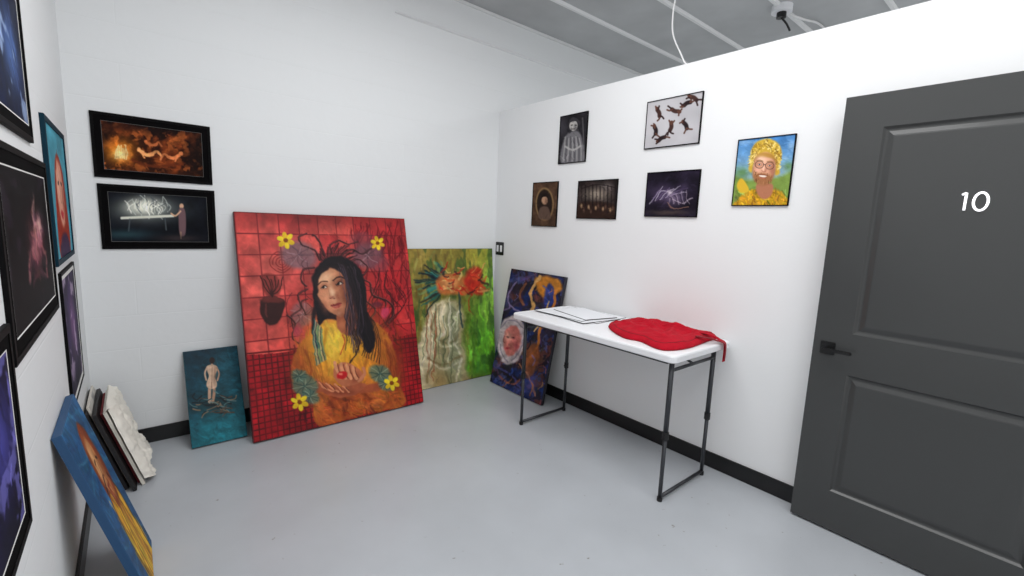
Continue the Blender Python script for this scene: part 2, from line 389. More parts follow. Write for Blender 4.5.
for p in ([(318,260),(312,250),(300,246),(296,238),(304,234)], [(330,253),(328,244),(336,239),(345,243),(356,240)], [(322,256),(318,243),(310,235)],
          [(340,256),(348,248),(362,252),(372,244)], [(348,262),(356,258),(366,266),(362,274),(354,271)], [(312,268),(302,270),(298,280),(304,287)],
          [(356,278),(368,281),(372,294),(384,300),(382,313)], [(305,290),(296,298),(300,310),(290,318),(292,330)], [(364,300),(374,308),(370,320),(380,326)],
          [(306,300),(300,304),(304,316)], [(374,296),(387,300),(393,312),(387,322)], [(286,318),(294,326),(290,338),(298,346)]):
    A.line(p, 1.7, cc, .85, 1.1); A.line([(x+.7, y-.7) for x, y in p], .5, (150,90,90), .6)
for k in range(14):
    x = (296,372)[k % 2]+rs.uniform(-12,12); y = 250+rs.rand()*70; A.line([(x, y), (x+rs.uniform(-6,6), y+6), (x+rs.uniform(-10,10), y+12)], .7, (60,24,30), .7)
A.ell(384,312,4.5,6,(216,60,106),20,.85,2.5).ell(296,333,4,5,(176,56,84),0,.8,2.5).ell(376,304,5,3,(84,24,46),0,.8,2).ell(374,334,5,4,(206,90,116),0,.6,2.5)
for k in range(18):
    t = math.pi*(1.1+.8*k/17); A.line([(333, 264), (333+13*math.cos(t), 264+11*math.sin(t)), (333+(18+k%4*2)*math.cos(t+.25), 261+(15+k%3*2)*math.sin(t+.1))], 1.5, ((34,14,20),(70,30,36))[k % 2], .85, 1.2)
# robe
A.poly([(298,348),(309,332),(326,324),(346,320),(366,320),(384,330),(394,352),(400,385),(404,405),(365,414),(318,428),(312,402),(294,392),(290,368)], (186,94,36), 1, 2)
A.glow(344,350,32,34,(236,172,40),.95).glow(330,344,16,24,(252,212,76),.9).glow(356,374,22,14,(240,150,44),.8).glow(397,370,8,26,(146,52,24),.85).glow(296,374,7,16,(146,62,26),.75)
A.strokes(420, 13, 1.8, .18, 78, 26, 61, reg=(292,326,400,424), a=.6, hue=10)
A.poly([(316,400),(330,393),(356,396),(380,392),(398,404),(360,414),(320,427)], (176,72,28), .6, 6)
A.glow(320,404,9,14,(222,132,60),.5).glow(372,400,16,7,(224,120,52),.5)
A.line([(326,330),(322,350),(326,372)],2.2,(176,104,24),.6,2.5).line([(366,330),(368,352),(362,372)],2.4,(150,76,24),.6,2.5).line([(345,336),(343,354),(347,370)],1.6,(196,124,26),.6,2)
for p in ([(318,396),(330,404),(334,418)], [(338,396),(346,404),(344,416)], [(362,394),(366,402),(360,410)], [(384,394),(388,402),(382,408)], [(328,398),(352,402),(378,398)], [(304,352),(310,370),(304,390)], [(384,340),(390,362),(386,384)]):
    A.line(p, 2, (110,40,18), .6, 2.5)
for k in range(8):
    A.line([(300+k*2.3, 350+k), (303+k*2.5, 372), (310+k*2.6, 394)], .9, (120,50,20), .35, 1.4); A.line([(374+k*2.2, 334+k*2), (378+k*2.2, 360), (378+k*2.8, 388)], .9, (108,38,18), .45, 1.4)
A.blot(9, .5, (232,146,62), .4, 21, soft=.25, reg=(350,402,46,18)); A.blot(8, .52, (104,32,16), .4, 22, soft=.25, reg=(350,402,52,22))
A.strokes(160, 10, 1.4, .3, 30, 50, 66, reg=(312,392,400,426), a=.6, hue=12)
# neck and hair behind, then the tilted head
A.poly([(318,326),(313,306),(311,285),(315,267),(329,256),(345,257),(358,268),(365,289),(366,311),(374,333),(371,352),(364,349),(358,334),(350,316),(343,322),(326,320)], (22,16,22), 1, 1.6)
A.poly([(336,310),(351,304),(356,320),(354,334),(344,336),(336,328)], (164,88,58), 1, 2).glow(351,318,5,10,(96,46,34),.7).glow(341,326,4,5,(206,130,90),.5)
A.local(333, 292, -17, 1.08)
A.poly([(-16,-6),(-15,-17),(-8,-24),(4,-25),(13,-19),(16.5,-6),(15.5,6),(11,16),(3.4,23),(-3.6,23.4),(-10.6,17),(-14.6,7)], (210,138,100), 1, 1.4)
A.glow(-5,-15,9,6,(246,196,154),.85).glow(-9,4,6,7,(240,166,126),.8).glow(10.5,-2,6,15,(138,72,50),.8).glow(10,12,6,9,(112,56,40),.8).glow(1,22,8,4,(140,76,54),.75).glow(-3,0,2.4,8,(250,204,166),.8)
A.glow(-9,-6.6,5,3,(150,86,66),.7).glow(6,-7.4,5.6,3.4,(120,64,48),.8).glow(1.6,6,2.4,4,(146,80,60),.7).glow(-13,10,3,7,(176,100,74),.5)
A.line([(-14,-10),(-9.5,-12),(-4,-10.6)], 1.2, (50,26,22), .9, 1).line([(2,-11),(7,-12.8),(12.6,-10.4)], 1.3, (42,22,20), .95, 1)
A.ell(-9,-6,2.5,1.05,(222,204,190),-2,1,.7).ell(6.4,-6.6,2.8,1.15,(208,188,172),2,1,.7).ell(-9.9,-6.1,1.2,1.2,(24,16,14),0,1,.6).ell(5.2,-6.7,1.3,1.3,(24,16,14),0,1,.6)
A.line([(-12,-6),(-9,-7.4),(-6.2,-6)], .9, (30,16,16), .95, .7).line([(3.2,-6.4),(6.4,-8.1),(9.8,-6.2)], .95, (30,16,16), .95, .7).line([(-11.2,-4.9),(-9,-4.5),(-7,-5)],.5,(130,76,60),.6).line([(4,-5.2),(6.6,-4.9),(9,-5.6)], .5, (110,60,46), .6)
A.line([(-5.4,-4),(-5.8,2),(-6.4,5)], .6, (166,104,80), .55, 1).glow(-4.2,5.4,2.4,1.4,(156,84,64),.75).ell(-5.6,6,.8,.45,(84,40,34),0,.9,.6).ell(-2.4,6.3,.8,.4,(94,44,36),0,.9,.6)
A.poly([(-8,12.4),(-5.4,11),(-3.4,11.5),(-1,10.9),(3,12.2),(-.6,13)], (140,44,42), .9, .9).poly([(-7.6,12.7),(-3,13),(2.8,12.4),(-.4,15.4),(-4.6,15.4)], (190,80,70), .9, .9).line([(-7.8,12.6),(-3,12.9),(3,12.3)], .45, (82,28,26), .9, .6)
A.glow(-3,17.6,3.4,1.1,(150,86,64),.55).ell(-3.4,14,1.6,.5,(228,144,128),0,.6,.7).glow(-2,21,3.4,1.6,(226,160,124),.5)
A.poly([(-17,0),(-18,-15),(-10,-27),(4,-29),(1,-23),(-8,-19),(-13.5,-11),(-15,-3)], (24,17,22), .95, 1.8).poly([(0,-26),(12,-24),(19,-10),(19.5,10),(15,26),(15.6,6),(12.6,-12),(6,-20)], (24,17,22), .95, 2)
A.glob()
A.strokes(90, 4, 1, .1, 60, 60, 67, reg=(318,274,348,316), a=.35, hue=4)
rs = np.random.RandomState(19)
for k in range(40):
    x = 343+rs.rand()*16; A.line([(x-8+rs.rand()*4, 262+rs.rand()*8), (x+rs.uniform(0,6), 288+rs.rand()*8), (x+rs.uniform(0,8), 316+rs.rand()*8), (x+rs.uniform(0,14), 340+rs.rand()*14)], .6+rs.rand()*.5, ((90,76,92),(10,8,12),(46,30,36),(24,18,24))[k % 4], .6)
for k in range(8): A.line([(362+k*.6, 312), (367+k*1.6, 334), (361+k*2.4, 356+k)], .8, (20,14,18), .8)
A.line([(314,304),(312,326),(316,348)], 4, (24,18,24), .9, 1.8)
for k in range(8): A.line([(313+k*1.2, 320+k*1.5), (312.5+k*1.2, 344), (316+k*1.2, 368-k)], 1, ((36,112,112),(176,182,150),(26,60,84),(90,150,120))[k % 4], .85)
A.line([(354,330),(358,344),(354,358),(348,366)], 1.6, (40,24,24), .85); A.line([(341,336),(343,346),(339,356)], 1.2, (190,60,40), .8)
# hands
A.local(-.3*340, -.3*382, 0, 1.3)
A.line([(372,384),(362,388),(350,389)], 6, (168,80,48), .95, 2).line([(310,386),(318,389),(330,389)], 5.4, (172,86,52), .95, 2)
A.poly([(320,381),(327,384.6),(340,387),(354,384),(360,386),(350,393),(336,395),(325,391)], (176,90,58), 1, 1.3).glow(340,391,12,2,(110,40,24),.6)
for k in range(4): A.line([(323+k*6, 384+k*.8), (327.6+k*5.6, 388.6), (334+k*4, 390.6)], 1.3, (222,142,102), .95, .8); A.line([(325.6+k*6, 385+k*.8), (329.6+k*5.6, 389.4)], .5, (84,28,20), .85, .6)
A.poly([(336,382),(334,375),(338,369),(346,368),(354,373),(358,380),(350,386),(340,386)], (196,112,76), 1, 1.2).glow(351,380,4,5,(140,66,44),.7)
for k in range(4):
    x = 337+k*4; A.line([(x+3, 380), (x+.3, 374), (x-1.6+k*.5, 368+k*.9)], 2.3, (224,150,108), 1, .9).line([(x+4.8, 380), (x+2, 374), (x+.4+k*.5, 368.6+k*.9)], .5, (96,36,26), .9, .6)
A.line([(354,382),(358,377),(357,372)], 2.4, (206,128,90), 1, .9)
A.ell(341,377.6,4.4,3,(204,24,30),-15,.98,1.2).ell(339.8,376.6,1.7,1,(250,130,104),0,.9,.8)
A.glob()
for (x, y, r_, s_) in ((304,388,13,1),(379,374,11,2),(386,384,9,3),(310,399,9,4),(298,378,8,2)):
    A.ell(x, y, r_, r_*.78, (84,112,98), 20, .8, 3)
    for q in range(11): A.line([(x, y), (x+r_*.5*math.cos(q*.6+s_+.2), y+r_*.4*math.sin(q*.6+s_)), (x+r_*.95*math.cos(q*.6+s_), y+r_*.75*math.sin(q*.6+s_))], .8, ((38,66,62),(150,168,140))[q % 3 == 0], .7)
A.strokes(200, 6, 1.1, .2, 75, 50, 62, reg=(285,325,408,368), a=.35, hue=6).strokes(160, 7, 1.1, .25, 75, 50, 64, reg=(285,225,408,262), a=.4, hue=6)
A.warp(.5, 6, 63)
def flower(x, y, r_):
    for q in range(6): A.ell(x+r_*.6*math.cos(q*1.047+.3), y+r_*.6*math.sin(q*1.047+.3), r_*.4, r_*.27, (244,212,40) if q % 2 else (228,186,30), q*60+17, 1, .8)
    A.ell(x, y, r_*.25, r_*.25, (130,66,10), 0, 1, .7)
for f in ((283,241,9),(376,241,7.5),(391,383,8),(299,405,9)): flower(*f)
A.noise(5, .12, 31)
E_red = cmat('red_canvas_side', (100,20,24))
canvas('painting', 'large red canvas painting of dark-haired figure in yellow robe, leaning on back wall', 'painting', 'back', 1.097, 3.03, 1.18, 1.46, .035, A, E_red, gain=.95)

# ---- green painting (partly behind the red one)
A = Art(210, 200, [(362,253),(491,249),(497,373),(378,404)], (118,124,58))
A.grad(420,250,(150,130,60),430,395,(80,92,40)).glow(488,340,22,54,(104,186,52),.95).glow(478,262,34,16,(166,160,56),.85).glow(492,290,12,30,(140,196,76),.85).glow(482,372,14,12,(70,130,40),.6).glow(412,330,8,40,(120,110,50),.6)
A.noise(12, .3, 41, 1, .5).strokes(500, 18, 2.2, .28, 86, 18, 70, a=.6, hue=14)
A.blot(9, .62, (50,84,40), .6, 42, ax=1.6, ay=.5)
A.warp(2.4, 8, 71)
A.poly([(418,352),(424,324),(432,308),(444,302),(456,304),(464,316),(464,340),(468,368),(470,386),(430,396),(416,392)], (176,164,122), .95, 4)
A.poly([(424,330),(434,310),(444,306),(442,330),(436,360),(434,392),(420,392),(420,352)], (222,208,170), .85, 4).poly([(446,310),(458,312),(460,340),(464,384),(448,390),(450,350)], (140,146,112), .8, 4)
for p, w_, c in (([(440,308),(432,330),(438,352),(428,384)],2.2,(104,92,58)), ([(448,306),(454,328),(444,350),(452,388)],2,(92,96,66)), ([(458,312),(452,336),(462,360),(458,384)],2.2,(232,226,198)),
                 ([(428,328),(434,346),(424,366),(426,386)],2.2,(240,230,196)), ([(436,340),(448,346),(460,338)],1.8,(110,100,66)), ([(430,360),(444,368),(462,358)],1.8,(120,104,66)),
                 ([(432,364),(446,372),(462,363)],1.4,(236,226,196)), ([(437,344),(448,350),(459,343)],1.4,(234,224,190)), ([(442,316),(446,330),(440,342)],2,(236,228,204))):
    A.line(p, w_, c, .75, 2)
A.glow(440,382,16,9,(156,120,66),.6).glow(444,314,6,6,(236,224,190),.6)
A.strokes(120, 10, 1.6, .2, 80, 35, 72, reg=(418,302,470,396), a=.5, hue=14)
rs = np.random.RandomState(5)
for k in range(16):
    x = 424+rs.rand()*44; y = 300+rs.rand()*20; l = 24+rs.rand()*50; A.line([(x, y), (x+rs.uniform(-1.5,1.5), y+l*.5), (x+rs.uniform(-1.5,2), y+l)], .8, ((60,80,50),(232,226,200),(150,70,40))[k % 3], .65)
for k in range(46):
    an = math.pi*(.72+.66*rs.rand()); l = 18+rs.rand()*20; x0, y0 = 446+rs.rand()*6, 284+rs.rand()*8
    A.line([(x0, y0), (x0+l*.5*math.cos(an), y0+l*.42*math.sin(an)-2), (x0+l*math.cos(an+.15), y0+l*.75*math.sin(an+.15)+2)], 1+rs.rand()*1.4, ((26,96,98),(14,44,56),(60,140,130),(30,30,36),(120,150,90))[k % 5], .8, 1.2)
A.poly([(434,284),(444,276),(458,277),(470,280),(478,286),(468,295),(452,298),(438,295)], (190,104,52), .9, 3).glow(450,285,8,5,(232,170,108),.8)
A.poly([(464,280),(472,268),(482,271),(480,282),(484,296),(474,296),(466,290)], (196,40,30), .85, 3)
for k in range(44):
    x = 438+rs.rand()*44; y = 270+rs.rand()*26; an = rs.uniform(-1.4,.8); l = 4+rs.rand()*9
    A.line([(x, y), (x+l*.5*math.cos(an), y+l*.5*math.sin(an)+1), (x+l*math.cos(an), y+l*math.sin(an))], 1+rs.rand(), ((170,30,24),(50,26,30),(236,160,96),(214,84,40),(210,60,40),(226,196,120))[k % 6], .75, 1)
A.line([(440,298),(432,308),(424,320)], 1.8, (24,40,40), .8).line([(458,296),(459,312),(463,330)], 2, (34,62,64), .8).line([(470,296),(468,306),(474,316)],1.4,(160,60,30),.8)
A.line([(470,300),(476,330),(474,372)], 2.6, (80,120,44), .7, 2).glow(484,382,16,6,(130,80,40),.7)
A.noise(4, .2, 47)
canvas('painting', 'green and olive canvas painting, part hidden behind the large red painting in the corner', 'painting', 'back', 1.99, 3.275, 1.20, 1.187, .022, A, cmat('green_canvas_side', (70,84,44)), gain=1.0)

# ---- teal painting
A = Art(130, 230, [(184,353),(241,346),(249,437),(193,450)], (20,92,104))
A.grad(212,350,(12,44,60),220,440,(24,116,130)).glow(232,362,16,20,(36,108,126),.6).glow(195,395,8,44,(12,50,66),.7).noise(9,.35,51,1,2).strokes(220,9,1.6,.3,20,60,52,a=.5)
A.glow(216,406,24,9,(20,40,44),.85)
A.local(214.5, 360, 2)
A.line([(-1.6,26),(-2,35),(-1.6,44)], 3.2, (204,164,138), 1, 1).line([(2.4,26),(2.8,35),(1.4,44)], 3, (182,140,114), 1, 1)
A.poly([(-5.4,8),(-1.6,6),(2,6),(5.6,8),(5,13),(3,18),(5.4,24),(5,29),(0,31),(-4.8,29),(-5,24),(-3,18),(-4.8,13)], (222,188,160), 1, 1)
A.line([(-5,9),(-7.2,15),(-5.6,22)], 1.8, (212,176,150), 1, .9).line([(5.2,9),(7.6,15),(6,22)], 1.7, (186,146,120), 1, .9)
A.line([(0,5),(0,7)], 2, (206,168,142)).ell(0,1.6,2.8,3.4,(44,30,26),0,1,1).line([(.3,9),(.2,23)], .8, (160,118,98), .7, 1).line([(0,24),(.2,30)], .8, (140,96,80), .85, .8).glow(3.4,16,1.6,9,(150,108,88),.7)
A.glob()
rs = np.random.RandomState(9)
for k in range(44):
    x = 197+rs.rand()*38; y = 399+rs.rand()*16; an = rs.uniform(-.7,.7)+(math.pi if k % 2 else 0); l = 5+rs.rand()*9
    A.line([(x, y), (x+l*.5*math.cos(an), y+l*.5*math.sin(an)), (x+l*math.cos(an+rs.uniform(-.8,.8)), y+l*math.sin(an)+rs.uniform(-2,2))], .7+rs.rand()*.9, ((150,116,86),(18,26,30),(96,130,130),(90,66,52),(20,30,34))[k % 5], .85)
A.noise(3, .12, 57)
canvas('painting', 'small teal painting of a pale figure above tangled branches, left of the red painting', 'painting', 'back', .35, 3.16, .293, .59, .02, A, cmat('teal_canvas_side', (20,80,92)), gain=.95)

# ---- dark swirling painting on the right wall
A = Art(160, 220, [(513,270),(564,277),(541,407),(491,381)], (38,34,52))
A.noise(14,.5,61).blot(12,.52,(24,44,100),.9,62).blot(9,.6,(104,60,56),.85,63).blot(7,.64,(70,80,140),.7,64)
A.strokes(260, 12, 1.6, .45, 110, 50, 65, a=.6, hue=14); A.warp(1.8, 7, 67)
A.poly([(536,277),(556,279),(560,290),(548,298),(538,292)], (196,124,40), .95, 2.5).poly([(546,284),(554,288),(552,302),(544,306)], (38,56,134), .9, 2)
A.line([(540,276),(531,292),(534,306),(526,318)], 2.6, (216,166,100)).line([(556,290),(550,314),(540,326),(538,344),(530,360)], 2.6, (196,120,54), .95).line([(548,300),(543,318),(534,330)],1.4,(236,196,120),.9)
A.poly([(500,334),(504,321),(514,315),(524,321),(527,334),(523,352),(513,364),(503,361),(498,348)], (212,198,202), .95, 2)
A.poly([(506,332),(512,325),(520,329),(522,341),(517,352),(509,356),(505,349),(504,340)], (210,116,108), .95, 2).glow(509,336,3.4,4.4,(244,186,166),.85).glow(517.5,346,3,6,(140,56,66),.75)
A.line([(504.6,336),(503.6,341),(505.4,342)], 1, (150,80,76), .8, 1).glow(508,336.5,1.6,1,(60,28,36),.9).glow(514.5,337,1.8,1,(60,28,36),.9).glow(508.6,348,2.6,1.1,(150,34,50),.9)
for p in ([(502,328),(512,319),(525,328)], [(525,332),(521,350),(512,360)], [(501,344),(503,355),(509,362)]): A.line(p, 1, (120,112,136), .7, 1)
A.ell(507,300,6,9,(60,64,104),20,.8,4).line([(518,282),(510,298),(514,308),(528,314)], 1.5, (130,118,160), .9).line([(526,284),(521,296),(524,304)],2,(150,90,60),.8)
A.poly([(527,352),(535,342),(540,352),(534,372),(526,378)], (150,84,46), .85, 3).line([(496,366),(510,374),(524,392)], 2, (74,74,140)).line([(520,364),(530,378),(536,396)], 1.8, (176,120,90)).glow(530,386,7,8,(80,84,160),.8).line([(500,376),(512,385),(520,380)],1.6,(160,90,70),.8)
rs = np.random.RandomState(21)
for k in range(40):
    x = 496+rs.rand()*60; y = 280+rs.rand()*115
    if 498 < x < 527 and 314 < y < 364: continue
    an = rs.uniform(.8, 2.6); l = 5+rs.rand()*10; A.line([(x, y), (x+l*.5*math.cos(an)+2, y+l*.5*math.sin(an)), (x+l*math.cos(an), y+l*math.sin(an))], .7+rs.rand()*.8, ((214,160,90),(60,90,190),(170,90,70),(20,18,30),(130,110,160),(200,120,50))[k % 6], .7)
A.noise(4,.3,66)
canvas('painting', 'dark blue and brown swirling canvas leaning on right wall behind the folding table', 'painting', 'right', 2.795, 2.41, .67, 1.035, .03, A, cmat('dark_canvas_side', (30,28,40)), gain=.95)

# ---- blue canvas on the left wall
A = Art(130, 170, None, (34,90,138))
A.noise(20,.35,71).grad(0,0,(40,104,152),0,100,(28,76,124),.4)
for k in range(14): A.line([(0, k*8), (30, k*8+6*math.sin(k)), (60, k*7+4), (100, k*8+8)], 1.3, ((70,150,186),(20,60,110))[k % 2], .6, 1.5)
A.strokes(260, 16, 2.4, .25, 20, 50, 73, a=.5, hue=8); A.warp(2, 14, 74)
A.poly([(30,100),(28,70),(36,48),(52,36),(68,42),(80,60),(86,100)], (226,168,40), 1, 3)
A.poly([(36,44),(38,20),(54,8),(72,14),(78,36),(70,54),(48,56)], (140,62,28), 1, 3).ell(56,34,13,17,(206,140,88),0,1,3).glow(50,28,7,9,(240,186,130),.8).glow(66,38,5,12,(150,80,46),.8)
A.line([(47,29),(53,28)], 1.6, (50,24,16)).line([(60,28),(66,29)], 1.6, (50,24,16)).line([(56,30),(54,38),(58,39)], 1.3, (130,70,40)).line([(51,44),(60,44)], 1.8, (140,44,36))
A.strokes(120, 22, 2.6, .3, 75, 20, 75, reg=(28,50,86,100), a=.7, hue=14)
for k in range(6): A.line([(34+k*9, 100), (38+k*8, 76), (46+k*5, 58)], 1.8, ((160,70,20),(110,36,20),(250,210,90))[k % 3], .8)
A.line([(30,98),(28,70),(37,47),(52,38)], 2, (50,20,30)).line([(86,98),(80,60),(68,42)], 2, (50,20,30)).noise(6,.2,72)
canvas('painting', 'blue-edged canvas with golden yellow figure leaning on left wall nearest the camera', 'painting', 'left', 2.12, -.01, .42, .73, .024, A, cmat('blue_canvas_side', (30,72,112)))

# ---- stack of canvases in the left corner
specs = [((30,26,30), (26,22,26), .445, .42, 2.87, 'dark canvas at the back of the leaning stack, directly against left wall', (70,50,60), .016),
         ((206,200,190), (226,222,214), .475, .36, 2.90, 'pale-edged canvas second from left wall in the leaning stack', (150,150,150), .010),
         ((22,20,22), (20,18,20), .45, .43, 2.83, 'black-edged canvas in the middle of the leaning stack', (60,40,40), .016),
         ((120,22,28), (130,24,32), .425, .34, 2.91, 'red-edged canvas just behind the cream front one in the leaning stack', (190,60,60), .010)]
th0 = None; foot = -.085; off = 0
for q, (ec, fc, L, w, y0, lab, acc, t) in enumerate(specs):
    A = Art(30, 40, None, fc); A.blot(30, .5, acc, .6, 80+q, soft=.2)
    off += 0 if q == 0 else t+.0035
    o, th = canvas('stretched_canvas', lab, 'canvas', 'left', y0+w/2, foot+off, w, L, t, A, cmat('canvas_side_%d' % q, ec), 'canvases stacked against left wall', th=th0)
    th0 = th0 or th
off += .020
A = Art(80, 100, None, (226,222,212)); A.blot(40,.55,(196,176,146),.6,90,soft=.2).blot(14,.66,(120,70,50),.6,91).noise(12,.1,92)
o, th = canvas('stretched_canvas', 'cream canvas with loose rippled fabric at the front of the leaning stack', 'canvas', 'left', 3.06, foot+off, .37, .44, .014, A, cmat('cream_canvas_side', (224,218,206)), 'canvases stacked against left wall', th=th0)
bm = bmesh.new(); nx, nz = 44, 60; g = []
for a in range(nx+1):
    row = []
    for c in range(nz+1):
        u = a/nx; v = c/nz
        f = lambda sc, sd: float(fbm(np.array([u*.42]), np.array([v*.45]), sc, sd)[0])
        n1, n2, n3_ = f(.16, 4), f(.07, 14), f(.035, 24)
        env = min(1, u*9, (1-u)*9)**.5
        if v < .10: y = .014*(1-v/.10)-.006-.02*n1*(v/.1); z = .447+.02*n2*math.sin(v/.10*math.pi)
        else: y = -.006-env*(.048*n1+.040*abs(n2-.5)*2+.020*abs(n3_-.5)*2)*(.55+.45*v); z = .447-(v-.10)/.90*(.395+.035*math.sin(u*9)*v+.03*n1)
        row.append(bm.verts.new((-.20+.40*u+.05*(n1-.5)+.03*(n2-.5), y-.002, z)))
    g.append(row)
for a in range(nx):
    for c in range(nz): bm.faces.new((g[a][c], g[a+1][c], g[a+1][c+1], g[a][c+1]))
obj('loose_fabric', bm, cmat('cream_cloth', (238,233,222)), o, True)

# ---- two framed pictures on the back wall
A = Art(190, 100, [(103,121),(203,133),(205,176),(107,173)], (34,16,10))
A.blot(16,.46,(140,64,28),.9,101,soft=.15).blot(7,.54,(200,104,48),.7,102,soft=.1).glow(154,126,52,8,(18,8,8),.95).glow(202,150,14,24,(14,8,8),.85).glow(106,140,8,16,(16,8,8),.8)
A.strokes(200,8,1.3,.4,10,60,105,a=.6); A.warp(1,5,106)
A.glow(124,154,16,12,(250,146,40),.9).glow(124,157,7,5,(255,232,150),1)
for k in range(7): A.line([(118+k*2,161),(119+k*2,155-(k%3)*3),(120+k*1.6,151-(k%2)*4)],1.2,(255,236,170),.8)
def lounger(x, y, s_, fl, c):
    A.ell(x, y, 1.9*s_, 2.1*s_, c, 0, 1, .9).line([(x+2*fl*s_, y+2*s_), (x+7*fl*s_, y+5*s_), (x+12*fl*s_, y+4*s_)], 3.4*s_, c, .95, 1).line([(x+12*fl*s_, y+4*s_), (x+16*fl*s_, y+1*s_), (x+20*fl*s_, y+6*s_)], 2.2*s_, tuple(v*.85 for v in c), .95, 1).line([(x+3*fl*s_, y+3*s_), (x+5*fl*s_, y+8*s_)], 1.5*s_, c, .9)
A.glow(160,156,26,8,(60,24,12),.7)
lounger(143,151,1.1,1,(240,160,100)); lounger(184,154,1,-1,(214,124,74)); lounger(150,142,.8,1,(196,106,60)); A.line([(136,162),(156,168),(186,164)],3,(92,40,20),.9,2).glow(150,176,44,4,(60,28,14),.8)
A.noise(4,.25,104)
wall_pic(1, YB, [(88,110),(209,127),(213,184),(95,178)], 0, label='black framed picture of a firelit orange cave, upper of two on back wall', group=None, art=A, fw=.014, mw_=.03, line=.0015, gain=1.1)
A = Art(190, 100, [(112,196),(208,201),(209,239),(117,239)], (12,14,20))
A.noise(8,.5,107).glow(150,212,34,11,(112,120,116),.85).glow(148,209,17,7,(244,242,224),1)
rs = np.random.RandomState(2)
for k in range(40):
    x = 130+rs.rand()*42; y = 203+rs.rand()*13; A.line([(x, y+4), (x+rs.uniform(-4,4), y), (x+rs.uniform(-5,6), y-4)], .8, ((250,248,236),(190,196,188),(70,76,80))[k % 3], .7)
A.line([(126,219),(176,217)],2.2,(206,206,192)).line([(134,220),(133,230)],1.2,(70,76,80)).line([(168,219),(169,229)],1.2,(70,76,80)).ell(184,208.6,2,2.2,(200,160,130)).poly([(181.6,211),(186.6,211),(188,220),(187,233),(182,233),(181,220)],(110,84,88),.95,1).line([(183,213),(178,217),(174,215)],1.4,(200,160,130)).line([(183,231),(183,236)],1.3,(150,120,100))
A.glow(130,233,26,4,(44,70,76),.8).glow(180,236,20,3,(60,50,50),.7)
wall_pic(1, YB, [(96,184),(214,190),(217,248),(103,250)], 0, label='black framed picture of pale glowing table scene, lower of two on back wall', group=None, art=A, fw=.014, mw_=.028, line=.0015, gain=1.1)

# ---- left wall frames (Y range, Z range)
def left_pic(y0, y1, z0, z1, **kw): framed(cxyz=(XL, (y0+y1)/2, z0), w=y1-y0, h=z1-z0, rz=R(90), lm='lineW', group=None, **kw)
A = Art(60, 60, None, (14,22,48)); A.noise(20,.5,111).glow(60,50,25,30,(80,110,170),.9).blot(18,.6,(160,180,214),.7,112).strokes(80,20,3,.4,60,40,1,a=.6)
left_pic(1.56, 2.12, 1.61, 2.06, label='black framed blue-grey picture at the top of the left wall', art=A, fw=.016, mw_=.03, line=.004)
A = Art(80, 90, None, (74,150,170)); A.noise(26,.25,113).poly([(20,100),(24,50),(40,22),(62,20),(80,40),(84,100)],(150,46,28),1,3).ell(53,50,19,27,(214,150,128),0,1,3).glow(46,42,9,12,(240,192,166),.7).glow(66,56,7,18,(150,84,70),.8).poly([(44,66),(50,63),(56,65),(62,66),(54,71)],(180,40,50),1,2).line([(42,42),(48,41)],3,(40,24,24)).line([(58,41),(65,42)],3,(40,24,24)).line([(53,44),(51,56),(55,57)],1.6,(160,96,80)).poly([(24,100),(36,84),(68,84),(80,100)],(60,40,70),1,3).strokes(160,12,2.4,.25,70,50,2,a=.5)
left_pic(2.39, 3.05, 1.19, 1.745, label='teal framed portrait with red hair on light blue, high on left wall', art=A, fw=.022, fm='bluef', t=.014)
A = Art(120, 80, None, (8,6,9)); A.blot(22,.6,(34,24,36),.8,115); A.warp(3,9,116)
A.glow(62,50,20,20,(120,40,60),.6).glow(62,48,11,12,(214,140,146),.85).glow(72,38,7,8,(236,186,178),.85).glow(52,58,8,7,(190,110,120),.7)
A.line([(52,52),(40,60),(34,72)],3,(190,120,124),.8,4).line([(72,54),(82,64),(80,78)],3,(180,110,116),.8,4).line([(62,42),(56,30),(62,20)],2.6,(220,170,160),.8,4).line([(44,78),(58,70),(74,78)],3,(140,80,94),.6,5).strokes(120,14,2.4,.35,60,60,117,reg=(36,20,86,80),a=.5,hue=10)
left_pic(1.50, 2.34, 1.045, 1.565, label='wide black framed picture of pale pink dancers on the left wall', art=A, fw=.018, mw_=.035, line=.004)
A = Art(70, 80, None, (44,32,64)); A.noise(22,.5,117).glow(55,45,24,26,(140,96,150),.8).blot(16,.6,(200,180,206),.7,118).glow(50,95,50,14,(20,14,32),.9).strokes(80,20,3,.4,60,40,3,a=.6)
left_pic(2.48, 3.02, .59, 1.155, label='dark framed purple picture below the teal portrait on left wall', art=A, fw=.012, mw_=.0, line=.02)
A = Art(80, 80, None, (18,16,40)); A.noise(24,.5,119).glow(70,40,22,28,(80,80,170),.8).blot(16,.6,(130,126,210),.6,120).strokes(80,20,3,.4,80,40,4,a=.6)
left_pic(.92, 1.475, .675, 1.155, label='black framed dark violet picture lowest and nearest on left wall', art=A, fw=.018, mw_=.03, line=.004)

